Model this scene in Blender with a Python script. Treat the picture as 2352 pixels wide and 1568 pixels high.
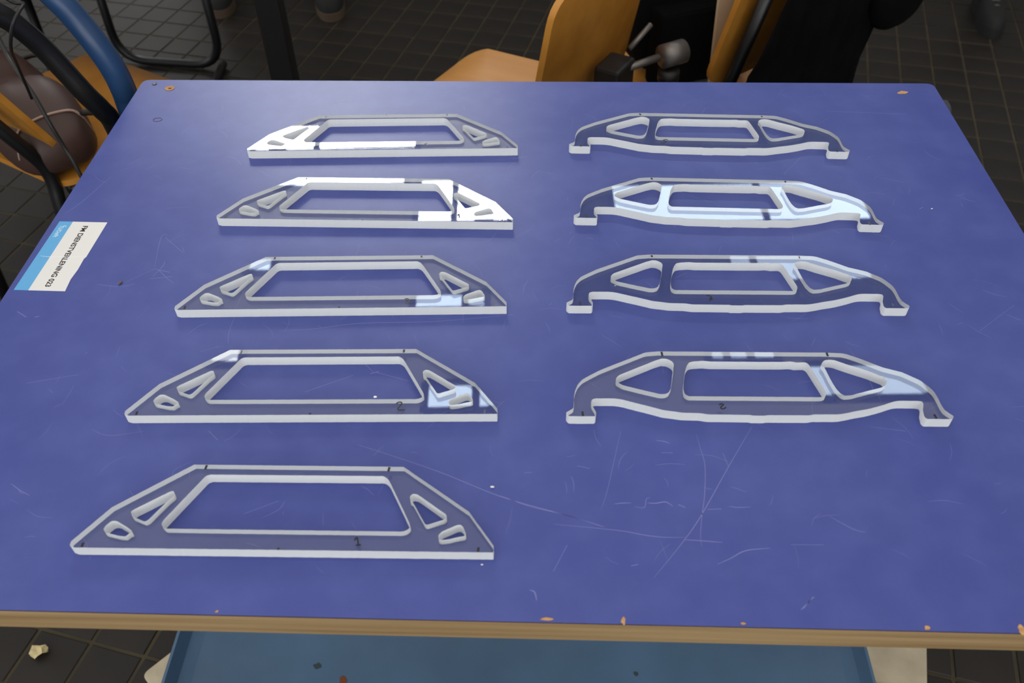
import bpy, bmesh, math, random, json
from mathutils import Vector, Matrix
from mathutils.geometry import tessellate_polygon

for o in list(bpy.data.objects):
    bpy.data.objects.remove(o, do_unlink=True)
scene = bpy.context.scene
COL = scene.collection
D = json.loads('''{"T":9.995362227004916,"L":{"outer":[[-82.68,42.26],[-136.54,2.84],[-157.87,-26.8],[-157.67,-30.52],[-153.61,-32.18],[157.54,-42.26],[157.87,-36.65],[138.91,-6.66],[85.86,36.54]],"window":[[-90.07,-17.08],[-92.74,-15.26],[-94.09,-12.94],[-93.65,-9.96],[-71.03,30.46],[-68.38,32.17],[70.91,27.86],[74.61,24.73],[76.87,20.55],[94.34,-16.33],[95.12,-19.13],[93.8,-20.96],[91.73,-22.43],[88.9,-23.21],[-88.2,-17.28]],"lt":[[-120.78,-1.58],[-118.8,0.47],[-95.25,16.54],[-92.59,17.03],[-90.8,13.03],[-95.37,7.06],[-105.28,-9.48],[-107.49,-10.72],[-114.25,-7.59],[-117.92,-6.31]],"ls":[[-137.12,-16.51],[-135.94,-13.32],[-132.75,-9.46],[-129.02,-9.7],[-119.29,-15.33],[-114.78,-18.79],[-114.49,-20.31],[-115.92,-20.61],[-118.15,-23.57],[-123.99,-22.63],[-130.38,-20.67],[-134.23,-19.93]],"rt":[[92.63,8.05],[94.54,10.69],[98.31,10.17],[121.52,-8.74],[122.2,-11.16],[120.61,-13.18],[107.73,-17.69],[106.01,-16.98],[95.44,2.93],[93.51,4.03]],"rs":[[116.31,-27.23],[118.89,-23.78],[130.26,-18.29],[132.64,-18.0],[134.65,-19.64],[136.97,-25.55],[137.01,-27.21],[135.6,-28.09],[130.95,-28.83],[123.85,-30.67],[118.86,-31.07],[117.03,-30.38]]},"R":{"outer":[[-75.1,41.69],[-86.38,40.62],[-118.02,25.24],[-127.84,20.45],[-136.84,14.83],[-145.0,9.26],[-149.23,3.66],[-151.98,-3.45],[-153.3,-9.99],[-153.99,-19.92],[-154.86,-23.34],[-160.56,-27.12],[-160.99,-28.09],[-159.09,-31.7],[-136.67,-32.19],[-135.64,-28.63],[-137.44,-23.03],[-138.86,-20.05],[-139.14,-15.79],[-137.82,-13.33],[-135.12,-12.59],[-119.24,-12.94],[-113.3,-14.07],[-103.84,-17.56],[-92.26,-21.76],[-78.68,-26.95],[-70.66,-28.38],[-64.18,-29.88],[-47.92,-30.82],[-42.96,-32.28],[-7.5,-33.52],[-5.44,-34.34],[4.51,-34.65],[6.85,-34.12],[42.24,-35.07],[45.45,-34.18],[66.1,-34.62],[72.32,-33.6],[79.53,-31.82],[92.96,-29.2],[105.26,-25.56],[117.08,-21.39],[121.02,-20.78],[136.64,-21.32],[140.14,-22.09],[140.4,-24.36],[137.32,-32.1],[136.34,-38.63],[137.74,-41.05],[158.88,-41.69],[160.99,-38.59],[158.76,-35.95],[155.52,-31.53],[154.8,-25.17],[154.83,-18.74],[153.88,-10.71],[150.68,-4.55],[146.7,1.7],[141.2,5.98],[134.48,11.36],[119.32,17.51],[102.3,28.63],[92.08,34.32],[88.46,35.5],[76.09,36.66]],"lt":[[-115.52,10.16],[-112.87,13.56],[-78.9,30.5],[-72.26,32.95],[-67.62,32.19],[-63.76,28.85],[-62.83,25.92],[-65.63,12.71],[-69.26,-2.22],[-71.82,-6.94],[-74.76,-8.9],[-79.33,-9.0],[-90.3,-5.32],[-110.18,1.76],[-113.74,4.72],[-115.71,6.53]],"window":[[-55.82,-11.83],[-58.47,-9.36],[-58.96,-3.98],[-57.44,4.19],[-53.94,18.25],[-51.66,24.06],[-48.96,27.76],[-45.28,28.65],[-36.53,29.21],[-30.38,28.31],[14.92,26.74],[33.29,26.32],[40.45,26.69],[44.82,25.3],[53.46,25.32],[55.38,22.91],[56.7,17.87],[62.07,-7.67],[62.04,-11.2],[60.8,-13.89],[57.39,-15.41]],"rt":[[67.1,24.04],[70.53,27.52],[75.42,28.17],[79.88,27.2],[89.34,21.71],[105.66,13.48],[117.24,5.78],[118.02,1.83],[115.2,-3.25],[111.88,-5.32],[95.62,-10.03],[83.16,-13.78],[76.97,-14.24],[74.19,-11.97],[71.68,-5.85],[69.82,4.25],[68.28,18.99],[66.96,21.37]]},"pL":[[-0.1739,0.3839,-0.0],[-0.1717,0.5133,0.017],[-0.1632,0.6441,0.0247],[-0.154,0.7792,-0.0155],[-0.1481,0.9124,0.0232]],"pR":[[0.2055,0.5016,-0.0],[0.2133,0.6361,-0.004],[0.2293,0.7667,-0.0344],[0.2322,0.902,-0.036]],"ink":{"L1":{"tick":[[[-72.3,41.49],[-72.64,37.33]],[[74.58,36.59],[73.94,32.46]],[[-148.17,-28.12],[-148.29,-31.89]],[[146.73,-37.64],[146.36,-41.5]],[[-1.79,-35.64],[-0.88,-36.79]]],"num":[[[54.34,-30.33],[55.84,-27.72],[57.61,-33.91]],[[55.65,-34.29],[59.54,-33.95]]]},"L2":{"tick":[[[-71.84,41.22],[-72.04,36.95]],[[74.95,36.4],[74.71,32.58]],[[-147.35,-27.97],[-147.36,-31.62]],[[147.21,-37.18],[146.89,-41.46]],[[-0.6,-35.22],[0.17,-36.74]]],"num":[[[71.92,-27.94],[73.27,-26.37],[75.8,-26.18],[76.49,-28.11],[73.89,-32.75],[74.51,-34.65],[79.91,-34.77]]]},"L3":{"tick":[[[-73.2,41.59],[-73.42,38.04]],[[74.39,36.51],[74.5,33.42]],[[-148.16,-26.93],[-147.85,-31.47]],[[146.63,-36.94],[146.09,-41.66]],[[-1.46,-35.17],[-0.64,-36.26]]],"num":[[[60.54,-27.92],[63.03,-26.97],[64.2,-28.63],[62.1,-30.13],[65.0,-30.27],[65.08,-32.09],[61.18,-33.49]]]},"L4":{"tick":[[[-147.65,-27.61],[-147.95,-31.77]],[[146.59,-37.34],[146.3,-41.89]],[[-1.44,-35.75],[-0.5,-36.45]],[[-72.92,40.77],[-73.53,37.71]]],"num":[[[99.2,-30.47],[100.26,-27.59],[100.88,-31.65],[101.27,-34.18]]]},"L5":{"tick":[[[-73.6,41.32],[-73.62,36.26]],[[74.31,37.2],[74.23,32.98]],[[-149.31,-30.57],[-147.59,-31.56]],[[144.85,-39.15],[146.23,-40.25]],[[-0.84,39.89],[0.36,38.69]]],"num":[[[52.49,-26.52],[48.98,-28.27],[51.87,-29.33],[52.64,-31.05]]]},"R2":{"tick":[[[-71.83,41.06],[-71.6,35.56]],[[74.88,36.58],[74.9,32.2]],[[-147.3,-26.73],[-147.06,-31.96]],[[145.36,-36.14],[145.74,-40.74]]],"num":[[[-31.47,-22.1],[-29.0,-20.87],[-27.88,-22.17],[-30.42,-24.57],[-29.98,-26.34],[-27.7,-26.1],[-26.1,-24.67]]]},"R3":{"tick":[[[-72.04,40.58],[-71.92,37.68]],[[74.52,35.65],[74.52,32.25]],[[-148.06,-25.56],[-147.71,-31.73]],[[145.3,-34.99],[145.62,-38.36]]],"num":[[[-27.36,-20.05],[-24.24,-20.44],[-22.42,-22.89],[-24.39,-24.49],[-22.24,-24.86],[-25.86,-28.05]]]},"R4":{"tick":[[[-73.2,41.09],[-72.52,37.7]],[[73.22,35.78],[73.32,33.13]],[[-148.14,-25.95],[-147.62,-31.62]],[[145.36,-36.37],[145.72,-41.93]]],"num":[]},"R5":{"tick":[[[-73.64,40.28],[-72.8,36.39]],[[72.53,35.36],[73.36,32.79]],[[-147.55,-28.31],[-147.38,-32.53]],[[145.74,-37.88],[145.78,-41.75]]],"num":[[[-45.13,-17.99],[-48.74,-17.35],[-50.4,-19.36],[-47.66,-21.34],[-50.14,-24.28],[-54.14,-24.04]]]}},"table":{"yaw":-0.0422,"w":1.0301,"d":0.7531,"cx":0.0173,"cy":0.6683},"sticker":[[-0.508,0.0724],[-0.455,0.0715],[-0.5083,-0.0376],[-0.4558,-0.0389]],"scratch":[[[[-0.1383,-0.2224],[-0.0707,-0.2475],[-0.0168,-0.2716],[0.031,-0.2866],[0.0641,-0.2976]],0.5],[[[0.0246,-0.2959],[0.0732,-0.3003],[0.094,-0.3041],[0.1085,-0.3056],[0.1252,-0.3052]],0.5],[[[0.1229,-0.3073],[0.1364,-0.308],[0.1518,-0.3091]],0.6],[[[0.1916,-0.1969],[0.1659,-0.2391],[0.1392,-0.2845],[0.1228,-0.3083],[0.0978,-0.3397]],0.55],[[[0.1441,-0.2061],[0.1457,-0.2213],[0.1473,-0.2381],[0.1437,-0.2652],[0.1391,-0.2858],[0.1359,-0.3032],[0.1358,-0.3128]],0.45],[[[0.1452,-0.3277],[0.1561,-0.3223],[0.1652,-0.3168],[0.1737,-0.3145],[0.1868,-0.3132]],0.7],[[[0.0813,-0.2037],[0.0746,-0.2327],[0.0669,-0.2656],[0.0613,-0.2825]],0.3],[[[0.1101,-0.2131],[0.1169,-0.214],[0.1212,-0.2163]],0.6],[[[0.1135,-0.2257],[0.1226,-0.2256]],0.4],[[[0.0387,-0.2508],[0.0408,-0.2568],[0.0408,-0.2661]],0.35],[[[0.0723,-0.2765],[0.0789,-0.2755],[0.0854,-0.2753]],0.6],[[[0.0878,-0.2787],[0.0953,-0.2792],[0.0975,-0.2714],[0.1009,-0.2698]],0.45],[[[0.0983,-0.275],[0.1048,-0.2751],[0.1125,-0.2737],[0.1175,-0.2777]],0.8],[[[0.122,-0.276],[0.1271,-0.2785]],0.7],[[[0.1441,-0.28],[0.1549,-0.2791]],0.5],[[[0.1611,-0.2767],[0.1679,-0.2776],[0.1777,-0.2768]],0.5],[[[0.0245,-0.3363],[0.035,-0.3139]],0.4],[[[-0.0169,-0.2707],[0.0052,-0.2799],[0.0321,-0.287],[0.0628,-0.2975]],0.4],[[[0.0818,-0.3304],[0.087,-0.3291]],0.6],[[[0.2012,-0.3617],[0.21,-0.3524]],0.5],[[[0.1634,-0.2252],[0.1661,-0.2377]],0.35],[[[0.2024,-0.3098],[0.2272,-0.3094]],0.3],[[[0.0439,-0.2404],[0.0539,-0.2429]],0.4],[[[0.0015,-0.2482],[0.0074,-0.2479]],0.4],[[[0.0074,-0.3518],[0.0109,-0.3534],[0.0125,-0.3599]],0.9],[[[-0.3839,-0.0089],[-0.3765,-0.004],[-0.3609,-0.0184],[-0.3523,-0.0248]],0.4],[[[-0.3773,-0.0154],[-0.3715,0.0015],[-0.3723,0.0083]],0.5],[[[-0.3784,-0.0187],[-0.3575,-0.0151]],0.5],[[[-0.3794,-0.002],[-0.3881,0.0471],[-0.3823,0.0508]],0.35],[[[-0.3835,0.0471],[-0.3576,0.0225]],0.35],[[[-0.3738,-0.0053],[-0.3617,-0.0085]],0.6],[[[-0.4306,-0.0275],[-0.4073,-0.031],[-0.3912,-0.0268]],0.4],[[[-0.4923,-0.0684],[-0.4805,-0.076]],0.7],[[[-0.4721,-0.0759],[-0.4683,-0.0746]],0.9],[[[-0.4111,-0.2678],[-0.4014,-0.2739],[-0.391,-0.2791]],0.5],[[[-0.5065,0.0867],[-0.4956,0.1091],[-0.4808,0.1567]],0.4],[[[-0.2329,-0.0904],[-0.2006,-0.0869],[-0.1565,-0.0785],[-0.0865,-0.0748],[-0.0126,-0.0639]],0.4],[[[-0.2758,-0.1084],[-0.2797,-0.0855],[-0.2753,-0.017]],0.3],[[[-0.1933,-0.1658],[-0.1542,-0.1453]],0.4],[[[-0.136,-0.1413],[-0.1421,-0.1345],[-0.1635,-0.1119]],0.35],[[[-0.1333,-0.1412],[-0.1028,-0.1511]],0.35],[[[-0.1389,-0.1429],[-0.1314,-0.1401]],0.8],[[[-0.4706,0.1787],[-0.4561,0.1968]],0.3],[[[-0.0202,0.1979],[-0.005,0.2026]],0.5],[[[0.3651,0.3076],[0.4592,0.3016]],0.3],[[[0.2863,0.1714],[0.3129,0.2066]],0.35],[[[0.2944,-0.1032],[0.3021,-0.1353],[0.3043,-0.1706]],0.35],[[[0.4246,0.1122],[0.4197,0.1083]],0.8],[[[0.2367,-0.2839],[0.2522,-0.2952],[0.2614,-0.2977]],0.4],[[[0.2908,-0.1948],[0.3185,-0.1989]],0.25],[[[0.1995,-0.3625],[0.2108,-0.3522]],0.6],[[[0.165,0.1364],[0.2051,0.1129]],0.2],[[[-0.3666,-0.211],[-0.3492,-0.2176],[-0.3213,-0.2124]],0.25],[[[-0.2658,-0.2112],[-0.2559,-0.2203]],0.5],[[[-0.0819,-0.205],[-0.072,-0.1929],[-0.0541,-0.1829]],0.2],[[[0.4202,-0.0783],[0.4653,-0.042]],0.25],[[[-0.4445,-0.1605],[-0.4015,-0.1492]],0.25],[[[-0.216,-0.2922],[-0.1915,-0.2796]],0.3],[[[-0.2015,-0.2959],[-0.1897,-0.2876],[-0.1863,-0.2795]],0.3],[[[-0.2809,-0.265],[-0.2831,-0.2522],[-0.2714,-0.2432]],0.25]],"specks":[[-0.0238,-0.2631],[-0.1279,-0.1795],[-0.0283,-0.3323],[0.0854,-0.0269],[0.4327,0.1085]],"seed":[[-0.4058,-0.0264]],"screw":[[-0.4972,0.3656]],"hole":[[-0.4736,0.3546]],"chip":[[0.4703,0.3528]],"ring":[[-0.4654,0.2782]],"edgechips":[[0.0194,-0.3758],[0.0735,-0.3742],[0.1571,-0.3757],[0.2839,-0.3752],[0.3489,-0.3723],[-0.2151,-0.3756]],"cam":{"f":2012.29,"r":[0.999862,-0.011821,-0.011655],"u":[0.016601,0.712014,0.701969],"fw":[0.0,0.702066,-0.712112]}}''')
ZT = 0.80                       # table top height (m), floor at 0
CAM_H = 1.377
random.seed(7)

# ------------------------------------------------------------------ camera
cd = bpy.data.cameras.new('camera')
cam = bpy.data.objects.new('camera', cd)
COL.objects.link(cam)
cd.sensor_fit = 'HORIZONTAL'
cd.sensor_width = 23.5
cd.lens = D['cam']['f'] / 2352.0 * 23.5
cd.clip_start = 0.02
r, u, w = (Vector(D['cam'][k]) for k in ('r', 'u', 'fw'))
cam.matrix_world = Matrix(((r.x, u.x, -w.x, 0), (r.y, u.y, -w.y, 0), (r.z, u.z, -w.z, CAM_H), (0, 0, 0, 1)))
cd.dof.use_dof = True
cd.dof.focus_distance = 0.93
cd.dof.aperture_fstop = 5.6
scene.camera = cam

# ------------------------------------------------------------------ world, exposure, window and fill strengths
world = bpy.data.worlds.new('world')
scene.world = world
world.use_nodes = True
bgn = world.node_tree.nodes['Background']
bgn.inputs['Color'].default_value = (0.75, 0.85, 1.0, 1)
bgn.inputs['Strength'].default_value = 0.4
vs = scene.view_settings
vs.view_transform = 'Standard'
vs.look = 'None'
vs.gamma = 1.0
vs.use_curve_mapping = False
vs.exposure = -0.15
FAR_LEFT = 42.0                 # radiance of the roof lights over the far left of the hall
NEAR_LEFT = 9.0
FAR_RIGHT = 6.5
OVERHEAD_FILL = 1.2                  # added larger roof lights overhead, for fill
FRONT_FILL = 4.2              # added windows behind the camera to light the front glass edges
SIDE_FILL = 1.6  # added windows in the left wall, for fill
FILL_LAMP = 2.4  # added fill lamp above the table
ROOF_GLOW = 0.62                     # added glow of the ceiling, fills the hall and greys the glass

# ------------------------------------------------------------------ helpers
def link(o, parent=None):
    COL.objects.link(o)
    if parent is not None:
        o.parent = parent
    return o

def new_obj(name, bm, mats, parent=None, smooth=False):
    me = bpy.data.meshes.new(name)
    bm.to_mesh(me)
    bm.free()
    for m in (mats if isinstance(mats, (list, tuple)) else [mats]):
        me.materials.append(m)
    if smooth:
        for p in me.polygons:
            p.use_smooth = True
    return link(bpy.data.objects.new(name, me), parent)

def share(name, me, parent=None, loc=(0, 0, 0), rz=0.0):
    o = bpy.data.objects.new(name, me)
    o.location = loc
    o.rotation_euler = (0, 0, rz)
    return link(o, parent)

def empty(name, loc=(0, 0, 0), rz=0.0):
    o = bpy.data.objects.new(name, None)
    o.empty_display_size = 0.05
    o.location = loc
    o.rotation_euler = (0, 0, rz)
    return link(o)

def tag(o, label=None, cat=None, group=None, kind=None):
    if label: o['label'] = label
    if cat: o['category'] = cat
    if group: o['group'] = group
    if kind: o['kind'] = kind
    return o

def face(bm, vs_):
    try:
        return bm.faces.new(vs_)
    except ValueError:
        return None

def add_box(bm, c, s, rz=0.0, mat=0, M=None):
    hx, hy, hz = s[0] / 2, s[1] / 2, s[2] / 2
    R = Matrix.Rotation(rz, 4, 'Z')
    vv = []
    for x, y, z in ((-1, -1, -1), (1, -1, -1), (1, 1, -1), (-1, 1, -1), (-1, -1, 1), (1, -1, 1), (1, 1, 1), (-1, 1, 1)):
        p = R @ Vector((x * hx, y * hy, z * hz)) + Vector(c)
        if M is not None:
            p = M @ p
        vv.append(bm.verts.new(p))
    for f in ((0, 3, 2, 1), (4, 5, 6, 7), (0, 1, 5, 4), (1, 2, 6, 5), (2, 3, 7, 6), (3, 0, 4, 7)):
        ff = face(bm, [vv[i] for i in f])
        if ff: ff.material_index = mat

def smooth_path(pts, n=6):
    P = [Vector(p) for p in pts]
    if len(P) < 3:
        return P
    out = []
    for i in range(len(P) - 1):
        p0, p1, p2, p3 = P[max(i - 1, 0)], P[i], P[i + 1], P[min(i + 2, len(P) - 1)]
        for k in range(n):
            t = k / n
            out.append(0.5 * ((2 * p1) + (-p0 + p2) * t + (2 * p0 - 5 * p1 + 4 * p2 - p3) * t * t + (-p0 + 3 * p1 - 3 * p2 + p3) * t ** 3))
    out.append(P[-1])
    return out

def round_path(pts, rad, n=5):
    P = [Vector(p) for p in pts]
    out = [P[0]]
    for i in range(1, len(P) - 1):
        a, b, c = P[i - 1], P[i], P[i + 1]
        d = min(rad, (a - b).length * 0.48, (c - b).length * 0.48)
        s, e = b + (a - b).normalized() * d, b + (c - b).normalized() * d
        for k in range(n + 1):
            t = k / n
            out.append(s * (1 - t) ** 2 + b * 2 * t * (1 - t) + e * t * t)
    out.append(P[-1])
    return out

def add_tube(bm, path, rad, seg=12):
    P = [Vector(p) for p in path]
    rings = []
    prev = None
    for i, p in enumerate(P):
        t = (P[min(i + 1, len(P) - 1)] - P[max(i - 1, 0)]).normalized()
        if prev is None:
            ref = Vector((0, 0, 1)) if abs(t.z) < 0.9 else Vector((1, 0, 0))
            nrm = t.cross(ref).normalized()
        else:
            nrm = (prev - t * prev.dot(t)).normalized()
        prev = nrm
        bi = t.cross(nrm)
        rr = rad[i] if isinstance(rad, (list, tuple)) else rad
        rings.append([bm.verts.new(p + (nrm * math.cos(2 * math.pi * k / seg) + bi * math.sin(2 * math.pi * k / seg)) * rr) for k in range(seg)])
    for a, b in zip(rings, rings[1:]):
        for k in range(seg):
            face(bm, (a[k], a[(k + 1) % seg], b[(k + 1) % seg], b[k]))
    face(bm, rings[0][::-1])
    face(bm, rings[-1])

def tube(name, path, rad, mat, parent=None, seg=12):
    bm = bmesh.new()
    add_tube(bm, path, rad, seg)
    return new_obj(name, bm, mat, parent, smooth=True)

def box(name, c, s, mat, parent=None, rz=0.0, bevel=0.0):
    bm = bmesh.new()
    add_box(bm, c, s, rz)
    if bevel:
        bmesh.ops.bevel(bm, geom=bm.edges[:], offset=bevel, segments=2, affect='EDGES', profile=0.5)
    return new_obj(name, bm, mat, parent)

def extrude_poly(bm, pts, z0, z1, mat_top=0, mat_side=0, M=None):
    n = len(pts)
    T = (lambda p: M @ p) if M is not None else (lambda p: p)
    lo = [bm.verts.new(T(Vector((x, y, z0)))) for x, y in pts]
    hi = [bm.verts.new(T(Vector((x, y, z1)))) for x, y in pts]
    for tri in tessellate_polygon([[Vector((x, y, 0)) for x, y in pts]]):
        a = [hi[i] for i in tri]
        v = (a[1].co - a[0].co).cross(a[2].co - a[0].co)
        f = face(bm, a); f.material_index = mat_top
        f = face(bm, [lo[i] for i in tri][::-1]); f.material_index = mat_top
    for i in range(n):
        f = face(bm, (lo[i], lo[(i + 1) % n], hi[(i + 1) % n], hi[i]))
        if f: f.material_index = mat_side
    bmesh.ops.recalc_face_normals(bm, faces=bm.faces[:])

def round_poly(pts, rad, n=4):
    P = [Vector((p[0], p[1])) for p in pts]
    out = []
    m = len(P)
    for i in range(m):
        a, b, c = P[i - 1], P[i], P[(i + 1) % m]
        d = min(rad, (a - b).length * 0.45, (c - b).length * 0.45)
        s, e = b + (a - b).normalized() * d, b + (c - b).normalized() * d
        for k in range(n + 1):
            t = k / n
            q = s * (1 - t) ** 2 + b * 2 * t * (1 - t) + e * t * t
            out.append((q.x, q.y))
    return out

def rrect(w_, d_, rad, n=6):
    return round_poly([(-w_ / 2, -d_ / 2), (w_ / 2, -d_ / 2), (w_ / 2, d_ / 2), (-w_ / 2, d_ / 2)], rad, n)

# ------------------------------------------------------------------ materials
def mat(name):
    m = bpy.data.materials.new(name)
    m.use_nodes = True
    nt = m.node_tree
    return m, nt, nt.nodes['Principled BSDF']

def N(nt, kind, **kw):
    n = nt.nodes.new(kind)
    for k, v in kw.items():
        setattr(n, k, v)
    return n

def simple(name, col, rough=0.5, metal=0.0, spec=0.5, var=0.0, scale=20.0, bump=0.0, stretch=None):
    m, nt, b = mat(name)
    b.inputs['Roughness'].default_value = rough
    b.inputs['Metallic'].default_value = metal
    b.inputs['Specular IOR Level'].default_value = spec
    b.inputs['Base Color'].default_value = (*col, 1)
    if var or bump:
        tc = N(nt, 'ShaderNodeTexCoord')
        mp = N(nt, 'ShaderNodeMapping')
        if stretch: mp.inputs['Scale'].default_value = stretch
        nz = N(nt, 'ShaderNodeTexNoise')
        nz.inputs['Scale'].default_value = scale
        nz.inputs['Detail'].default_value = 6
        nt.links.new(tc.outputs['Object'], mp.inputs['Vector'])
        nt.links.new(mp.outputs['Vector'], nz.inputs['Vector'])
        if var:
            rp = N(nt, 'ShaderNodeValToRGB')
            rp.color_ramp.elements[0].position = 0.3
            rp.color_ramp.elements[1].position = 0.7
            rp.color_ramp.elements[0].color = (*[c * (1 - var) for c in col], 1)
            rp.color_ramp.elements[1].color = (*[min(1, c * (1 + var)) for c in col], 1)
            nt.links.new(nz.outputs['Fac'], rp.inputs['Fac'])
            nt.links.new(rp.outputs['Color'], b.inputs['Base Color'])
        if bump:
            bp = N(nt, 'ShaderNodeBump')
            bp.inputs['Strength'].default_value = bump
            bp.inputs['Distance'].default_value = 0.002
            nt.links.new(nz.outputs['Fac'], bp.inputs['Height'])
            nt.links.new(bp.outputs['Normal'], b.inputs['Normal'])
    return m

def laminate():
    m, nt, b = mat('blue_laminate')
    tc = N(nt, 'ShaderNodeTexCoord')
    n1 = N(nt, 'ShaderNodeTexNoise'); n1.inputs['Scale'].default_value = 5.0; n1.inputs['Detail'].default_value = 5
    n2 = N(nt, 'ShaderNodeTexNoise'); n2.inputs['Scale'].default_value = 34.0; n2.inputs['Detail'].default_value = 8
    for n in (n1, n2): nt.links.new(tc.outputs['Object'], n.inputs['Vector'])
    rp = N(nt, 'ShaderNodeValToRGB')
    rp.color_ramp.elements[0].position = 0.32; rp.color_ramp.elements[0].color = (0.057, 0.0755, 0.292, 1)
    rp.color_ramp.elements[1].position = 0.70; rp.color_ramp.elements[1].color = (0.078, 0.099, 0.327, 1)
    nt.links.new(n1.outputs['Fac'], rp.inputs['Fac'])
    r2 = N(nt, 'ShaderNodeValToRGB')
    r2.color_ramp.elements[0].position = 0.42; r2.color_ramp.elements[0].color = (0.94, 0.94, 0.97, 1)
    r2.color_ramp.elements[1].position = 0.66; r2.color_ramp.elements[1].color = (1.08, 1.07, 1.04, 1)
    nt.links.new(n2.outputs['Fac'], r2.inputs['Fac'])
    mx = N(nt, 'ShaderNodeMix', data_type='RGBA', blend_type='MULTIPLY')
    mx.inputs['Factor'].default_value = 1.0
    nt.links.new(rp.outputs['Color'], mx.inputs['A']); nt.links.new(r2.outputs['Color'], mx.inputs['B'])
    nt.links.new(mx.outputs['Result'], b.inputs['Base Color'])
    mr = N(nt, 'ShaderNodeMapRange')
    mr.inputs['To Min'].default_value = 0.27; mr.inputs['To Max'].default_value = 0.36
    nt.links.new(n1.outputs['Fac'], mr.inputs['Value'])
    nt.links.new(mr.outputs['Result'], b.inputs['Roughness'])
    b.inputs['Specular IOR Level'].default_value = 0.30
    return m

def glass_clear():
    m = bpy.data.materials.new('clear_glass'); m.use_nodes = True
    nt = m.node_tree; nt.nodes.clear()
    out = N(nt, 'ShaderNodeOutputMaterial')
    g = N(nt, 'ShaderNodeBsdfGlass')
    g.inputs['Color'].default_value = (0.99, 1.0, 0.993, 1)
    g.inputs['Roughness'].default_value = 0.0
    g.inputs['IOR'].default_value = 1.5
    nt.links.new(g.outputs['BSDF'], out.inputs['Surface'])
    return m

def glass_frost():
    m = bpy.data.materials.new('frosted_glass_edge'); m.use_nodes = True
    nt = m.node_tree; nt.nodes.clear()
    out = N(nt, 'ShaderNodeOutputMaterial')
    d = N(nt, 'ShaderNodeBsdfDiffuse'); d.inputs['Color'].default_value = (0.95, 0.965, 0.95, 1)
    t = N(nt, 'ShaderNodeBsdfTranslucent'); t.inputs['Color'].default_value = (0.97, 0.98, 0.97, 1)
    mx = N(nt, 'ShaderNodeMixShader'); mx.inputs['Fac'].default_value = 0.45
    nz = N(nt, 'ShaderNodeTexNoise'); nz.inputs['Scale'].default_value = 900.0
    tc = N(nt, 'ShaderNodeTexCoord')
    bp = N(nt, 'ShaderNodeBump'); bp.inputs['Strength'].default_value = 0.15; bp.inputs['Distance'].default_value = 0.0004
    nt.links.new(tc.outputs['Object'], nz.inputs['Vector'])
    nt.links.new(nz.outputs['Fac'], bp.inputs['Height'])
    nt.links.new(bp.outputs['Normal'], d.inputs['Normal'])
    nt.links.new(d.outputs['BSDF'], mx.inputs[1]); nt.links.new(t.outputs['BSDF'], mx.inputs[2])
    nt.links.new(mx.outputs['Shader'], out.inputs['Surface'])
    return m

def emitter(name, col, s):
    m = bpy.data.materials.new(name); m.use_nodes = True
    nt = m.node_tree; nt.nodes.clear()
    out = N(nt, 'ShaderNodeOutputMaterial')
    e = N(nt, 'ShaderNodeEmission')
    e.inputs['Color'].default_value = (*col, 1); e.inputs['Strength'].default_value = s
    nt.links.new(e.outputs['Emission'], out.inputs['Surface'])
    return m

def wood(name, c0, c1, axis='X', scale=30.0, rough=0.42, squash=0.06):
    m, nt, b = mat(name)
    tc = N(nt, 'ShaderNodeTexCoord'); mp = N(nt, 'ShaderNodeMapping')
    mp.inputs['Scale'].default_value = (squash if axis == 'X' else 1, squash if axis == 'Y' else 1, squash if axis == 'Z' else 1)
    nz = N(nt, 'ShaderNodeTexNoise'); nz.inputs['Scale'].default_value = scale; nz.inputs['Detail'].default_value = 7
    nt.links.new(tc.outputs['Object'], mp.inputs['Vector']); nt.links.new(mp.outputs['Vector'], nz.inputs['Vector'])
    rp = N(nt, 'ShaderNodeValToRGB')
    rp.color_ramp.elements[0].position = 0.3; rp.color_ramp.elements[0].color = (*c0, 1)
    rp.color_ramp.elements[1].position = 0.72; rp.color_ramp.elements[1].color = (*c1, 1)
    nt.links.new(nz.outputs['Fac'], rp.inputs['Fac'])
    nt.links.new(rp.outputs['Color'], b.inputs['Base Color'])
    b.inputs['Roughness'].default_value = rough
    return m

M = {}
M['laminate'] = laminate()
M['laminate_edge'] = simple('laminate_edge', (0.03, 0.012, 0.03), 0.5)
M['plywood'] = wood('plywood_edge', (0.24, 0.15, 0.062), (0.42, 0.285, 0.14), 'X', 160, 0.6, 0.02)
M['bare_wood'] = wood('bare_wood', (0.42, 0.20, 0.06), (0.62, 0.36, 0.14), 'X', 300, 0.7, 0.3)
M['scratch'] = simple('scratch', (0.20, 0.21, 0.47), 0.6)
M['glass'] = glass_clear()
M['frost'] = glass_frost()
M['ink'] = simple('marker_ink', (0.004, 0.004, 0.006), 0.35)
M['ink_faint'] = simple('faint_marker_ink', (0.10, 0.095, 0.10), 0.4)
M['tile'] = simple('floor_tile', (0.019, 0.0155, 0.0132), 0.52, spec=0.28, var=0.25, scale=6, bump=0.05)
M['grout'] = simple('floor_grout', (0.050, 0.039, 0.020), 0.9, var=0.3, scale=9)
M['blue_steel'] = simple('blue_painted_steel', (0.014, 0.050, 0.135), 0.38, var=0.15, scale=14)
M['tray'] = simple('blue_tray_paint', (0.066, 0.128, 0.215), 0.45, var=0.22, scale=5)
M['rust'] = simple('rust', (0.16, 0.045, 0.015), 0.9)
M['grime'] = simple('grime', (0.035, 0.05, 0.055), 0.9)
M['black_steel'] = simple('black_steel', (0.006, 0.006, 0.007), 0.38)
M['black_plastic'] = simple('black_plastic', (0.012, 0.011, 0.011), 0.5)
M['grey_metal'] = simple('grey_metal', (0.22, 0.20, 0.185), 0.45, metal=0.7)
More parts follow.
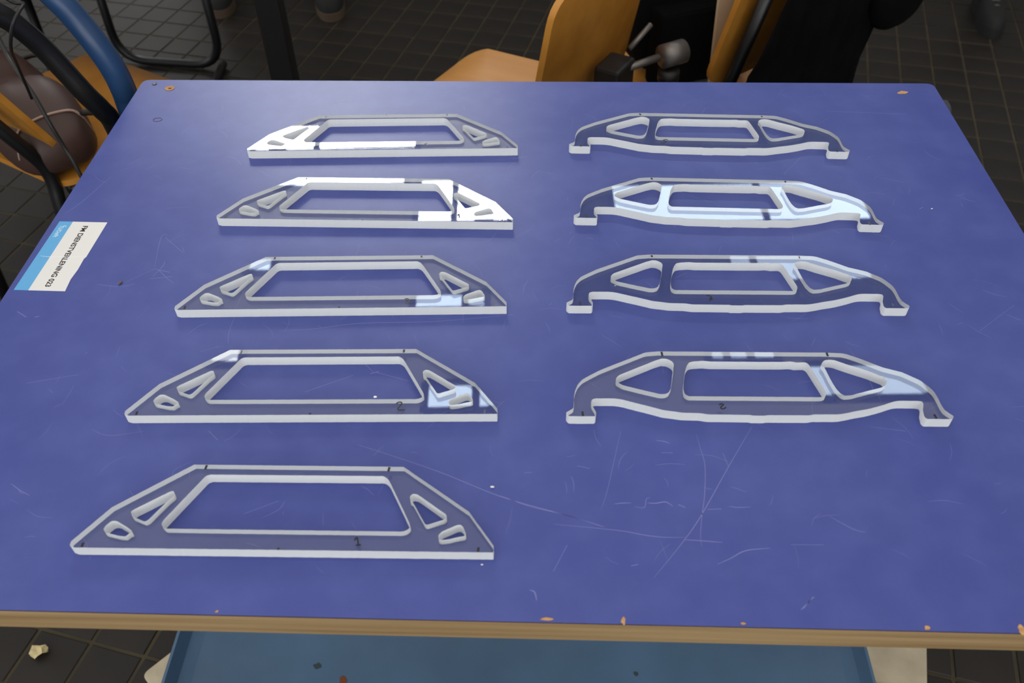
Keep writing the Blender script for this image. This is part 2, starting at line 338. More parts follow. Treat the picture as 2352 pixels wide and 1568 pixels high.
M['chair_wood'] = wood('chair_plywood', (0.47, 0.19, 0.024), (0.58, 0.255, 0.04), 'Y', 24, 0.38, 0.12)
M['sticker'] = simple('sticker_white', (0.80, 0.775, 0.745), 0.35)
M['sticker_blue'] = simple('sticker_blue', (0.115, 0.40, 0.72), 0.35)
M['sticker_logo'] = simple('sticker_logo', (0.62, 0.78, 0.90), 0.4)
M['mauve'] = simple('mauve_leather', (0.052, 0.024, 0.018), 0.55, var=0.15, scale=8, bump=0.3)
M['piping'] = simple('cream_piping', (0.40, 0.27, 0.21), 0.6)
M['navy'] = simple('navy_fabric', (0.006, 0.010, 0.035), 0.9)
M['black_cloth'] = simple('black_cloth', (0.003, 0.0029, 0.003), 0.95, spec=0.1, var=0.3, scale=14, bump=0.4)
M['denim'] = simple('dark_trousers', (0.003, 0.003, 0.0036), 0.95, spec=0.1, var=0.3, scale=16, bump=0.5)
M['skin'] = simple('skin', (0.5, 0.30, 0.21), 0.5)
M['hair'] = simple('dark_hair', (0.02, 0.012, 0.008), 0.5)
M['sole'] = simple('tan_sole', (0.10, 0.068, 0.042), 0.7)
M['shoe'] = simple('black_canvas', (0.008, 0.008, 0.008), 0.8)
M['lace'] = simple('grey_lace', (0.12, 0.12, 0.115), 0.8)
M['cream'] = simple('cream_board', (0.50, 0.42, 0.29), 0.6, var=0.18, scale=22)
M['paper'] = simple('white_paper', (0.75, 0.77, 0.80), 0.6)
M['cream_paper'] = simple('cream_paper', (0.62, 0.47, 0.30), 0.6)
M['scrap'] = simple('yellow_scrap', (0.62, 0.50, 0.25), 0.8, var=0.3, scale=60)
M['seed'] = simple('brown_seed', (0.16, 0.10, 0.05), 0.7)
M['crumb'] = simple('white_crumb', (0.85, 0.85, 0.85), 0.6)
M['wall'] = simple('wall_paint', (0.30, 0.29, 0.28), 0.8, var=0.05, scale=2)
M['ceiling'] = simple('glowing_roof', (0.5, 0.47, 0.43), 0.85, var=0.05, scale=2)
# emission added to the ceiling as even fill and for the glass reflections
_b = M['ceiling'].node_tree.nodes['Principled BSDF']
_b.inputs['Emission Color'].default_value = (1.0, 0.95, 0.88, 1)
_b.inputs['Emission Strength'].default_value = ROOF_GLOW
M['frame'] = simple('window_frame', (0.10, 0.10, 0.11), 0.5)
M['desk'] = simple('desk_top', (0.30, 0.29, 0.27), 0.5, var=0.08, scale=4)

# floral cloth
def floral():
    m, nt, b = mat('floral_cloth')
    tc = N(nt, 'ShaderNodeTexCoord'); vo = N(nt, 'ShaderNodeTexVoronoi'); vo.inputs['Scale'].default_value = 70
    nt.links.new(tc.outputs['Object'], vo.inputs['Vector'])
    rp = N(nt, 'ShaderNodeValToRGB')
    rp.color_ramp.elements[0].position = 0.28; rp.color_ramp.elements[0].color = (0.35, 0.27, 0.20, 1)
    rp.color_ramp.elements[1].position = 0.36; rp.color_ramp.elements[1].color = (0.01, 0.01, 0.012, 1)
    nt.links.new(vo.outputs['Distance'], rp.inputs['Fac'])
    nt.links.new(rp.outputs['Color'], b.inputs['Base Color'])
    b.inputs['Roughness'].default_value = 0.9
    return m
M['floral'] = floral()

# ------------------------------------------------------------------ the hall
X0, X1, Y0, Y1, ZC = -6.0, 6.0, -4.5, 9.0, 4.0
def wall(name, c, s):
    o = box(name, c, s, M['wall']); tag(o, kind='structure'); return o
wall('wall_back', ((X0 + X1) / 2, Y1 + 0.1, ZC / 2), (X1 - X0, 0.2, ZC))
wall('wall_front', ((X0 + X1) / 2, Y0 - 0.1, ZC / 2), (X1 - X0, 0.2, ZC))
wall('wall_left', (X0 - 0.1, (Y0 + Y1) / 2, ZC / 2), (0.2, Y1 - Y0 + 0.4, ZC))
wall('wall_right', (X1 + 0.1, (Y0 + Y1) / 2, ZC / 2), (0.2, Y1 - Y0 + 0.4, ZC))
ceil = empty('ceiling', (0, 0, ZC)); tag(ceil, kind='structure')
def roof_part(name, x0, x1, y0, y1, m):
    box(name, ((x0 + x1) / 2, (y0 + y1) / 2, 0.1), (x1 - x0, y1 - y0, 0.2), m, ceil)
roof_part('glow_roof', X0 - .2, 0.35, Y0 - .2, Y1 + .2, M['ceiling'])
roof_part('glow_roof', 0.35, X1 + .2, Y0 - .2, 3.85, M['ceiling'])
roof_part('dim_roof', 0.35, X1 + .2, 3.85, Y1 + .2, M['wall'])  # left without glow to darken reflections at the table's far right
tag(box('shade_partition', (1.55, 3.68, 0.95), (5.6, 0.10, 1.90), M['wall']), kind='structure')  # unseen partition added to shade the far floor tiles

WIN = [0]
def window(corner0, ex, ey, strength, col, bars_u=(), bars_v=(), bar=0.05):
    """a lit window: pane, frame and glazing bars; corner0 + ex, ey span the opening (vectors)"""
    WIN[0] += 1
    c0, ex, ey = Vector(corner0), Vector(ex), Vector(ey)
    nrm = ex.cross(ey).normalized()
    root = empty('window_%d' % WIN[0], c0)
    tag(root, kind='structure')
    bm = bmesh.new()
    q = [Vector((0, 0, 0)), ex, ex + ey, ey]
    bm.faces.new([bm.verts.new(p + nrm * 0.006) for p in q])
    new_obj('pane', bm, M['paper'], root)
    ld = bpy.data.lights.new('daylight', 'AREA')
    ld.shape = 'RECTANGLE'
    ld.size, ld.size_y = ex.length, ey.length
    ld.color = col
    ld.energy = strength * math.pi * ex.length * ey.length      # radiance -> watts
    lo_ = link(bpy.data.objects.new('daylight', ld), root)
    ax, ay, az = ex.normalized(), -ey.normalized(), -nrm
    pc = (ex + ey) / 2 + nrm * 0.012
    lo_.matrix_local = Matrix(((ax.x, ay.x, az.x, pc.x), (ax.y, ay.y, az.y, pc.y), (ax.z, ay.z, az.z, pc.z), (0, 0, 0, 1)))
    eu, ev = ex.normalized(), ey.normalized()
    def barbox(a, b, half, side):
        d = (b - a).normalized()
        bm_ = bmesh.new()
        v = []
        for e_ in (a, b):
            for s_ in (-1, 1):
                for n_ in (0.0, 0.025):
                    v.append(bm_.verts.new(e_ + side * half * s_ + nrm * n_))
        for f in ((0, 1, 3, 2), (4, 6, 7, 5), (0, 4, 5, 1), (2, 3, 7, 6), (1, 5, 7, 3), (0, 2, 6, 4)):
            bm_.faces.new([v[i] for i in f])
        bmesh.ops.recalc_face_normals(bm_, faces=bm_.faces[:])
        return bm_
    for a, b, sd in ((q[0], q[1], ev), (q[3], q[2], ev), (q[0], q[3], eu), (q[1], q[2], eu)):
        new_obj('frame', barbox(a, b, bar * 0.5, sd), M['frame'], root)
    for t in bars_u:
        new_obj('glazing_bar', barbox(ex * t, ex * t + ey, bar * 0.5, eu), M['frame'], root)
    for t in bars_v:
        new_obj('glazing_bar', barbox(ey * t, ey * t + ex, bar * 0.5, ev), M['frame'], root)
    return root

SKYC = (0.95, 0.98, 1.0)
BLUE = (0.70, 0.84, 1.0)
def skylight(x0, x1, y0, y1, strength=None, bars=(), barsv=(), bar=0.045, col=SKYC):
    # opening in the ceiling, facing down
    L = x1 - x0
    window((x1, y0, ZC), (x0 - x1, 0, 0), (0, y1 - y0, 0), strength or FAR_LEFT, col,
           [1 - (b - x0) / L for b in bars], barsv, bar)

# roof lights over the far end of the hall (mirrored in the glass beams, except the large first one)
skylight(-3.2, 0.0, 6.50, 8.60, FAR_LEFT * 0.22, bars=(-2.4, -1.6, -0.8), barsv=(.5,))  # added outside the mirrored area to strengthen the beams' shadows
skylight(-2.05, -0.70, 5.78, 6.15, FAR_LEFT, bars=(-1.48,))
skylight(-1.72, -0.75, 5.30, 5.62, FAR_LEFT * 0.5)
skylight(-0.66, 0.12, 4.85, 5.38, FAR_LEFT * 0.5, bars=(-0.39,))
skylight(-1.74, -1.56, 4.36, 4.52, NEAR_LEFT, col=BLUE)
skylight(-0.62, -0.15, 3.98, 4.14, NEAR_LEFT, bars=(-0.29,), col=BLUE)
skylight(-1.80, -1.60, 3.54, 3.70, NEAR_LEFT)
skylight(-0.50, -0.08, 3.16, 3.37, NEAR_LEFT, bars=(-0.21,), col=BLUE)
skylight(0.72, 2.52, 4.80, 5.28, FAR_RIGHT * 1.3, bars=(1.78,), col=BLUE)
skylight(1.42, 2.34, 4.18, 4.47, FAR_RIGHT, bars=(1.59,), col=BLUE)
skylight(1.15, 1.56, 3.49, 3.60, FAR_RIGHT, bars=(1.26, 1.40), col=BLUE)
skylight(1.70, 2.36, 3.20, 3.47, FAR_RIGHT, col=BLUE)
# added fill, unseen: larger roof lights overhead and behind, side and front wall windows
skylight(-2.6, -0.6, -0.4, 1.6, OVERHEAD_FILL, bars=(-1.6,), barsv=(.5,))
skylight(-1.6, 1.6, -3.6, -1.6, OVERHEAD_FILL, bars=(-.8, 0, .8), barsv=(.5,))
window((3.5, Y0, 1.1), (-7.0, 0, 0), (0, 0, 2.4), FRONT_FILL, SKYC, [i / 7 for i in range(1, 7)], (0.6,), 0.08)
window((X0, -3.0, 1.1), (0, 8.0, 0), (0, 0, 2.3), SIDE_FILL, SKYC, [i / 8 for i in range(1, 8)], (0.6,), 0.08)

# added fill lamp over the table, so its light falls off towards the corners
lamp = empty('added_fill_lamp', (-0.25, 0.66, 2.55))
tag(lamp, 'added rectangular fill lamp, out of view above the blue table', 'lamp')
bm = bmesh.new()
add_box(bm, (0, 0, 0.075), (1.36, 0.66, 0.05))
for sx in (-1, 1): add_box(bm, (sx * 0.67, 0, 0.025), (0.02, 0.66, 0.05))
for sy in (-1, 1): add_box(bm, (0, sy * 0.32, 0.025), (1.32, 0.02, 0.05))
new_obj('housing', bm, M['frame'], lamp)
for sx in (-1, 1):
    tube('suspension_wire', [(sx * 0.5, 0, 0.10), (sx * 0.5, 0, ZC - 2.55)], 0.004, M['grey_metal'], lamp, 6)
ld = bpy.data.lights.new('fill_light', 'AREA'); ld.shape = 'RECTANGLE'; ld.size, ld.size_y = 1.30, 0.60
ld.color = (1.0, 0.97, 0.92); ld.energy = FILL_LAMP * math.pi * 1.30 * 0.60
lo_ = link(bpy.data.objects.new('fill_light', ld), lamp); lo_.location = (0, 0, 0.03)

# ------------------------------------------------------------------ tiled floor
TILE, ROT = 0.0979, math.radians(-15.6)
ORG = Vector((-0.6450, 0.7076, 0.0))
fl = box('floor', (0.0, 2.25, -0.052), (12.4, 13.9, 0.1), M['grout'])
tag(fl, kind='structure')
def tile_bm(s, h=0.0035, ch=0.0012):
    bm = bmesh.new()
    a = s / 2
    lo = [bm.verts.new((x * a, y * a, -0.0025)) for x, y in ((-1, -1), (1, -1), (1, 1), (-1, 1))]
    mi = [bm.verts.new((x * a, y * a, -ch)) for x, y in ((-1, -1), (1, -1), (1, 1), (-1, 1))]
    hi = [bm.verts.new((x * (a - ch), y * (a - ch), 0)) for x, y in ((-1, -1), (1, -1), (1, 1), (-1, 1))]
    bm.faces.new(hi)
    for p, q in ((lo, mi), (mi, hi)):
        for i in range(4):
            bm.faces.new((p[i], p[(i + 1) % 4], q[(i + 1) % 4], q[i]))
    return bm
def to_px(p):
    d = Vector(p) - Vector((0, 0, CAM_H))
    z = d.dot(w)
    if z <= 0.05: return None
    f = D['cam']['f']
    return 1176 + f * d.dot(r) / z, 784 - f * d.dot(u) / z
tb = D['table']
def under_table(px):
    # tile hidden behind the table top
    d = (r * ((px[0] - 1176) / D['cam']['f']) - u * ((px[1] - 784) / D['cam']['f']) + w)
    t = (ZT - CAM_H) / d.z
    p = Vector((0, 0, CAM_H)) + d * t
    c, s = math.cos(-tb['yaw']), math.sin(-tb['yaw'])
    x, y = p.x - tb['cx'], p.y - tb['cy']
    lx, ly = x * c - y * s, x * s + y * c
    return abs(lx) < tb['w'] / 2 - 0.03 and abs(ly) < tb['d'] / 2 - 0.03
cells = []
ca, sa = math.cos(ROT), math.sin(ROT)
for i in range(-60, 61):
    for j in range(-60, 61):
        x = ORG.x + (i * ca - j * sa) * TILE
        y = ORG.y + (i * sa + j * ca) * TILE
        if -5.9 < x < 5.9 and -1.5 < y < 6.0:
            p = to_px((x, y, 0))
            vis = p is not None and -60 < p[0] < 2412 and -60 < p[1] < 1628 and not under_table(p)
            dist = math.sqrt(x * x + y * y + CAM_H ** 2)
            cells.append((0 if vis else 1, dist, x, y))
cells.sort()
tile_me = None
rest = bmesh.new()
for k, (hid, dist, x, y) in enumerate(cells):
    if k < 300 and not hid:
        if tile_me is None:
            o = new_obj('tile', tile_bm(TILE - 0.0065), M['tile'], fl)
            tile_me = o.data
        else:
            o = share('tile', tile_me, fl)
        o.location = (x, y, random.uniform(-0.0004, 0.0004))
        o.rotation_euler = (random.uniform(-.004, .004), random.uniform(-.004, .004), ROT)
    else:
        a = (TILE - 0.0065) / 2
        vv = [rest.verts.new((x + (sx * ca - sy * sa) * a, y + (sx * sa + sy * ca) * a, zz)) for zz in (-0.0025, 0.0) for sx, sy in ((-1, -1), (1, -1), (1, 1), (-1, 1))]
        rest.faces.new(vv[4:])
        for q in range(4):
            rest.faces.new((vv[q], vv[(q + 1) % 4], vv[4 + (q + 1) % 4], vv[4 + q]))
tag(new_obj('tile_field', rest, M['tile'], fl), kind='stuff')

# ------------------------------------------------------------------ the blue table
table = empty('workbench', (tb['cx'], tb['cy'], 0), tb['yaw'])
tag(table, 'scratched blue laminate workbench with plywood edge and blue steel frame', 'table')
TW, TD = tb['w'], tb['d']
bm = bmesh.new()
extrude_poly(bm, rrect(TW, TD, 0.010), ZT - 0.0012, ZT, 0, 1)
top = new_obj('laminate_top', bm, [M['laminate'], M['laminate_edge']], table)
bm = bmesh.new()
extrude_poly(bm, rrect(TW - 0.0006, TD - 0.0006, 0.010), ZT - 0.0262, ZT - 0.0012)
new_obj('plywood_core', bm, M['plywood'], table)
# frame under the top
for sx in (-1, 1):
    box('side_rail', (sx * (TW / 2 - 0.06), 0, ZT - 0.0462), (0.03, TD - 0.1, 0.04), M['blue_steel'], table)
for sy in (-1, 1):
    box('cross_rail', (0, sy * (TD / 2 - 0.06), ZT - 0.0462), (TW - 0.15, 0.03, 0.04), M['blue_steel'], table)
for sx in (-1, 1):
    for sy in (-1, 1):
        box('leg', (sx * (TW / 2 - 0.035), 0.175 + sy * 0.155, (ZT - 0.0262) / 2), (0.03, 0.03, ZT - 0.0262), M['blue_steel'], table)
# lower tray
def tray_shape():
    bm_ = bmesh.new()
    w_, d_ = 0.996, TD - 0.16
    zt = 0.17
    sec = [(-w_ / 2, zt + 0.004), (-w_ / 2 + 0.004, zt + 0.004), (-w_ / 2 + 0.012, zt - 0.022), (-w_ / 2 + 0.03, zt - 0.026)]
    sec = sec + [(-x, z) for x, z in reversed(sec)]
    lo = sec + [(w_ / 2, zt - 0.03), (-w_ / 2, zt - 0.03)]
    A = [bm_.verts.new((x, -d_ / 2, z)) for x, z in lo]
    B = [bm_.verts.new((x, d_ / 2, z)) for x, z in lo]
    n = len(lo)
    for i in range(n):
        bm_.faces.new((A[i], A[(i + 1) % n], B[(i + 1) % n], B[i]))
    for L_ in (A, B):
        for tri in tessellate_polygon([[Vector((v.co.x, v.co.z, 0)) for v in L_]]):
            face(bm_, [L_[i] for i in tri])
    bmesh.ops.recalc_face_normals(bm_, faces=bm_.faces[:])
    return bm_
tray = new_obj('lower_tray', tray_shape(), M['tray'], table)
tray.location = (-0.012, 0.0, 0)
def blob(name, x, y, z, rx, ry, m, parent, seed=0, n=12):
    rnd = random.Random(seed)
    bm_ = bmesh.new()
    pts = [(x + rx * math.cos(a) * rnd.uniform(.55, 1.1), y + ry * math.sin(a) * rnd.uniform(.55, 1.1)) for a in [2 * math.pi * k / n for k in range(n)]]
    extrude_poly(bm_, pts, z, z + 0.0004)
    return new_obj(name, bm_, m, parent)
for k, (x, y, rx, ry, mm) in enumerate([(-0.25, -0.14, 0.006, 0.008, "rust"), (-0.19, -0.175, 0.004, 0.004, "grime"), (0.02, -0.16, 0.008, 0.007, "grime"), (-0.29, -0.12, 0.007, 0.005, "grime"), (-0.20, -0.21, 0.012, 0.007, "grime"), (-0.13, -0.21, 0.014, 0.007, "grime"), (0.12, -0.19, 0.005, 0.006, "grime"), (0.30, -0.16, 0.004, 0.005, "grime"), (0.17, -0.12, 0.005, 0.004, "grime")]):
    blob('rust_patch' if mm == 'rust' else 'grime_patch', x, y, 0.1441, rx, ry, M[mm], tray, k)
# push handle: blue tube rising beside the far left corner
def tloc(p):
    v = Vector((p[0] - tb['cx'], p[1] - tb['cy'], 0))
    c, s = math.cos(-tb['yaw']), math.sin(-tb['yaw'])
    return (v.x * c - v.y * s, v.x * s + v.y * c, p[2])
hp = smooth_path([(-0.524, 1.088, 0.10), (-0.524, 1.088, 0.55), (-0.523, 1.087, 0.74), (-0.520, 1.081, 0.78), (-0.523, 1.079, 0.812), (-0.533, 1.080, 0.843), (-0.548, 1.085, 0.872), (-0.564, 1.087, 0.90), (-0.60, 1.09, 0.945), (-0.64, 1.07, 0.985), (-0.665, 1.00, 1.00), (-0.67, 0.80, 1.0), (-0.67, 0.55, 1.0)], 6)
tube('push_handle', [tloc(p) for p in hp], 0.0165, M['blue_steel'], table, 20)
box('handle_clamp', tloc((-0.505, 1.075, 0.30)), (0.05, 0.03, 0.05), M['blue_steel'], table)
bm = bmesh.new()
cx_, cy_, cz_ = tloc((0.563, 1.008, 0.765))
add_tube(bm, [(cx_ - 0.09, cy_, cz_), (cx_ + 0.006, cy_, cz_), (cx_ + 0.010, cy_, cz_)], [0.017, 0.017, 0.012], 16)
new_obj('frame_end_cap', bm, simple('grey_end_cap', (0.05, 0.055, 0.07), 0.5), table, True)
# marks on the top
x, y = D['screw'][0]
bm = bmesh.new(); add_tube(bm, [(x, y, ZT - 0.001), (x, y, ZT + 0.0006)], 0.0032, 16)
screw = new_obj('screw', bm, M['black_steel'], table)
bm = bmesh.new(); add_tube(bm, [(x, y, ZT), (x, y, ZT + 0.0009)], 0.0017, 12)
new_obj('screw_head', bm, M['grey_metal'], screw)
x, y = D['hole'][0]
bm = bmesh.new()
ri = []
for rad, zz in ((0.0062, 0.0004), (0.0054, 0.0008), (0.0040, 0.0005), (0.0022, 0.00035)):
    ri.append([bm.verts.new((x + rad * math.cos(2 * math.pi * k / 20), y + rad * math.sin(2 * math.pi * k / 20), ZT + zz)) for k in range(20)])
for a, b in zip(ri, ri[1:]):
    for k in range(20):
        bm.faces.new((a[k], a[(k + 1) % 20], b[(k + 1) % 20], b[k]))
bm.faces.new(ri[-1])
plug = new_obj('plugged_hole', bm, M['bare_wood'], table)
blob('hole_core', x + .0005, y - .001, ZT + 0.0004, 0.0026, 0.0016, M['rust'], plug, 5)
x, y = D['chip'][0]
blob('chipped_spot', x, y, ZT, 0.0075, 0.0045, M['bare_wood'], top, 11, 14)
bm = bmesh.new()
x, y = D['ring'][0]
add_tube(bm, [(x + 0.0055 * math.cos(a), y + 0.0042 * math.sin(a), ZT) for a in [2 * math.pi * k / 24 for k in range(25)]], 0.0004, 6)
new_obj('ring_mark', bm, M['laminate_edge'], top)
for k, (x, y) in enumerate(D['edgechips']):
    big = (0.005, 0.002, 0.0018, 0.0022, 0.0026, 0.0014)[k]
    blob('edge_chip', x, -TD / 2 + 0.0025, ZT, big, (0.0013, 0.0036, 0.0012, 0.0022, 0.0045, 0.001)[k], M['bare_wood'], top, 20 + k)
# scratches: thin raised burrs, one part
bm = bmesh.new()
def ribbon(bm_, pts, wid, z, taper=True, h=0.00006):
    P = [Vector((p[0], p[1], z)) for p in pts]
    if len(P) > 2: P = smooth_path(P, 5)
    n = len(P)
    L_, R_ = [], []
    for i, p in enumerate(P):
        t = (P[min(i + 1, n - 1)] - P[max(i - 1, 0)])
        t.normalize()
        s = Vector((-t.y, t.x, 0))
        k = wid / 2 * ((0.25 + 0.75 * math.sin(math.pi * (i + 0.5) / n)) if taper else 1.0)
        L_.append((bm_.verts.new(p + s * k), bm_.verts.new(p + s * k + Vector((0, 0, h)))))
        R_.append((bm_.verts.new(p - s * k), bm_.verts.new(p - s * k + Vector((0, 0, h)))))
    for i in range(n - 1):
        bm_.faces.new((L_[i][1], R_[i][1], R_[i + 1][1], L_[i + 1][1]))
        bm_.faces.new((L_[i][0], L_[i][1], L_[i + 1][1], L_[i + 1][0]))
        bm_.faces.new((R_[i][1], R_[i][0], R_[i + 1][0], R_[i + 1][1]))
    for i, q in ((0, 1), (n - 1, 1)):
        bm_.faces.new((L_[i][0], R_[i][0], R_[i][1], L_[i][1]))
for pts, wd in D['scratch']:
    ribbon(bm, pts, wd * 0.0009, ZT)
rnd = random.Random(3)
for k in range(320):
    x, y = rnd.uniform(-TW / 2 + .03, TW / 2 - .03), rnd.uniform(-TD / 2 + .03, TD / 2 - .03)
    a = rnd.uniform(0, math.pi); l = rnd.uniform(0.004, 0.028)
    cv = rnd.uniform(-0.25, 0.25)
    pts = [(x, y), (x + l * .5 * math.cos(a), y + l * .5 * math.sin(a)), (x + l * math.cos(a + cv), y + l * math.sin(a + cv))]
    ribbon(bm, pts, rnd.uniform(0.0001, 0.00026), ZT, h=0.00003)
tag(new_obj('scratches', bm, M['scratch'], top), kind='stuff')

# ------------------------------------------------------------------ sticker on the table
sc_ = [Vector(p) for p in D['sticker']]          # far-left, far-right, near-left, near-right (table local)
Mt = Matrix.Translation((tb['cx'], tb['cy'], 0)) @ Matrix.Rotation(tb['yaw'], 4, 'Z')
sw = ((sc_[1] - sc_[0]).length + (sc_[3] - sc_[2]).length) / 2
sl = ((sc_[2] - sc_[0]).length + (sc_[3] - sc_[1]).length) / 2
ctr = (sc_[0] + sc_[1] + sc_[2] + sc_[3]) / 4
ex_ = (sc_[1] - sc_[0] + sc_[3] - sc_[2]).normalized()
wc = Mt @ Vector((ctr.x, ctr.y, ZT))
sticker = empty('sticker', wc, tb['yaw'] + math.atan2(ex_.y, ex_.x))
tag(sticker, 'white and light blue asset sticker near the left table edge', 'sticker')
bm = bmesh.new()
bw = sw * 0.28
edge_r = [(sw / 2, sl / 2), (sw / 2 - .0002, -sl * .02), (sw / 2 - .0014, -sl * .05), (sw / 2 - .0009, -sl * .2), (sw / 2 - .0022, -sl * .34), (sw / 2 - .0006, -sl / 2)]
extrude_poly(bm, [(-sw / 2 + bw, -sl / 2), (-sw / 2 + bw, sl / 2)] + edge_r, 0, 0.0002)
new_obj('white_field', bm, M['sticker'], sticker)
box('blue_band', (-sw / 2 + bw / 2, 0, 0.0001), (bw, sl, 0.0002), M['sticker_blue'], sticker)
bm = bmesh.new()
ribbon(bm, [(-sw * .42, -sl * .025), (-sw * .2, -sl * .035), (0, -sl * .03), (sw * .3, -sl * .027), (sw * .46, -sl * .02)], 0.0007, 0.0002)
new_obj('crease', bm, M['crumb'], sticker)
def text(name, body, length, height, cx, cy, m, parent, z=0.00022, bold=0.0):
    cu = bpy.data.curves.new(name, 'FONT')
    cu.body = body
    cu.align_x = 'CENTER'; cu.align_y = 'CENTER'
    cu.offset = bold
    cu.extrude = 0.0
    tmp = bpy.data.objects.new(name, cu)
    COL.objects.link(tmp)
    bpy.context.view_layer.update()
    me = bpy.data.meshes.new_from_object(tmp.evaluated_get(bpy.context.evaluated_depsgraph_get()))
    bpy.data.objects.remove(tmp, do_unlink=True)
    xs = [v.co.x for v in me.vertices]; ys = [v.co.y for v in me.vertices]
    kx, ky = length / (max(xs) - min(xs)), height / (max(ys) - min(ys))
    mx_, my_ = (max(xs) + min(xs)) / 2, (max(ys) + min(ys)) / 2
    # reading direction runs toward the viewer (-y), letter tops to +x
    for v in me.vertices:
        lx, ly = (v.co.x - mx_) * kx, (v.co.y - my_) * ky
        v.co = (cx + ly, cy - lx, z)
    me.materials.clear(); me.materials.append(m)
    for p in me.polygons: p.material_index = 0
    return link(bpy.data.objects.new(name, me), parent)
text('lettering', 'FM DIENSTVERLENING 023', sl * 0.885, 0.0058, -sw / 2 + sw * 0.60, -sl * 0.005, M['ink'], sticker, bold=0.028)
text('logo_lettering', 'TU', 0.0068, 0.0046, -sw / 2 + sw * 0.12, sl * 0.405, M['sticker_logo'], sticker, bold=0.02)
text('logo_lettering', 'Delft', 0.0118, 0.0046, -sw / 2 + sw * 0.12, sl * 0.31, M['sticker_logo'], sticker, bold=0.012)
bm = bmesh.new()
ribbon(bm, [(-sw / 2 + sw * .165, sl * .435), (-sw / 2 + sw * .195, sl * .425), (-sw / 2 + sw * .215, sl * .433), (-sw / 2 + sw * .20, sl * .415)], 0.0011, 0.0002)
new_obj('logo_flame', bm, M['sticker_logo'], sticker)

# ------------------------------------------------------------------ glass beams
T = 0.0100
GAP = 0.0002
def densify(pts, step, jit, seed):
    rnd_ = random.Random(seed)
    out_ = []
    m_ = len(pts)
    for i in range(m_):
        a, b = Vector(pts[i]), Vector(pts[(i + 1) % m_])
        n_ = max(1, int((b - a).length / step))
        for k in range(n_):
            p = a.lerp(b, k / n_)
            out_.append((p.x + rnd_.uniform(-jit, jit), p.y + rnd_.uniform(-jit, jit)))
    return out_
def plate_meshes(shape, rad_outer, seed):
    loops = []
    for k, (name, pts) in enumerate(shape.items()):
        p = [(a / 1000, b / 1000) for a, b in pts]
        p = round_poly(p, rad_outer if name == 'outer' else 0.0016, 4)
        loops.append((name, densify(p, 0.0025, 0.00007, seed + k)))
    verts3 = [[Vector((x, y, 0)) for x, y in l] for _, l in loops]
    tris = tessellate_polygon(verts3)
    flat = [p for _, l in loops for p in l]
    bm_ = bmesh.new()
    hi = [bm_.verts.new((x, y, T + GAP)) for x, y in flat]
    lo = [bm_.verts.new((x, y, GAP)) for x, y in flat]
    for tri in tris:
        a, b, c = (Vector((*flat[i], 0)) for i in tri)
        if (b - a).cross(c - a).z < 0: tri = (tri[0], tri[2], tri[1])
        face(bm_, [hi[i] for i in tri])
        face(bm_, [lo[i] for i in (tri[0], tri[2], tri[1])])
    body = bpy.data.meshes.new('clear_body'); bm_.to_mesh(body); bm_.free()
    body.materials.append(M['glass'])
    for p in body.polygons: p.use_smooth = True
    rims = []
    for name, l in loops:
        bm_ = bmesh.new()
        a = [bm_.verts.new((x, y, GAP)) for x, y in l]
        b = [bm_.verts.new((x, y, T + GAP)) for x, y in l]
        n_ = len(l)
        area = sum(l[i][0] * l[(i + 1) % n_][1] - l[(i + 1) % n_][0] * l[i][1] for i in range(n_))
        ccw = area > 0
        if name != 'outer': ccw = not ccw
        for i in range(n_):
            q = (a[i], a[(i + 1) % n_], b[(i + 1) % n_], b[i])
            bm_.faces.new(q if ccw else q[::-1])
        me = bpy.data.meshes.new('edge'); bm_.to_mesh(me); bm_.free()
        me.materials.append(M['frost'])
        rims.append(('outer_edge' if name == 'outer' else 'cutout_edge', me))
    return body, rims
PM = {'L': plate_meshes(D['L'], 0.0008, 1), 'R': plate_meshes(D['R'], 0.0022, 50)}
LAB = {
 'L1': 'straight-based clear glass beam marked 1, nearest the front edge of the table',
 'L2': 'straight-based clear glass beam marked 2, second from the front edge',
 'L3': 'straight-based clear glass beam marked 3, middle of its column of five',
 'L4': 'straight-based clear glass beam with strongest sky reflections, fourth from the front',
 'L5': 'straight-based clear glass beam nearest the far edge of the table',
 'R2': 'arched glass beam on two feet marked 2, nearest the front edge',
 'R3': 'arched glass beam on two feet marked 3, second from the front',
 'R4': 'arched glass beam on two feet without a number, third from the front',
 'R5': 'arched glass beam on two feet marked 5, nearest the far edge'}
for side, key, first in (('L', 'pL', 1), ('R', 'pR', 2)):
    body, rims = PM[side]
    for n_, q in enumerate(D[key]):
        idx = '%s%d' % (side, n_ + first)
        g = empty('glass_beam', (q[0], q[1], ZT), q[2])
        tag(g, LAB[idx], 'glass plate', 'straight-based glass beams in the left column' if side == 'L' else 'arched glass beams in the right column')
        share('clear_body', body, g)
        for nm, me in rims:
            share(nm, me, g)['label'] = 'frosted white cut edge'
        faint = {'L4': [1, 3], 'R3': [1, 3], 'L2': [0, 3], 'R4': [3], 'L3': [3]}.get(idx, [])
        for k, s in enumerate(D['ink'][idx]['tick']):
            bm = bmesh.new()
            ribbon(bm, [(a / 1000, b / 1000) for a, b in s], 0.0019 if k not in faint else 0.0013, T + GAP, taper=False, h=0.00008)
            new_obj('ink_tick', bm, M['ink_faint'] if k in faint else M['ink'], g)
        if D['ink'][idx]['num']:
            bm = bmesh.new()
            for s in D['ink'][idx]['num']:
                ribbon(bm, [(a / 1000, b / 1000) for a, b in s], 0.0013, T + GAP, taper=False, h=0.00008)
            new_obj('ink_number', bm, M['ink'], g)['label'] = 'black marker number'

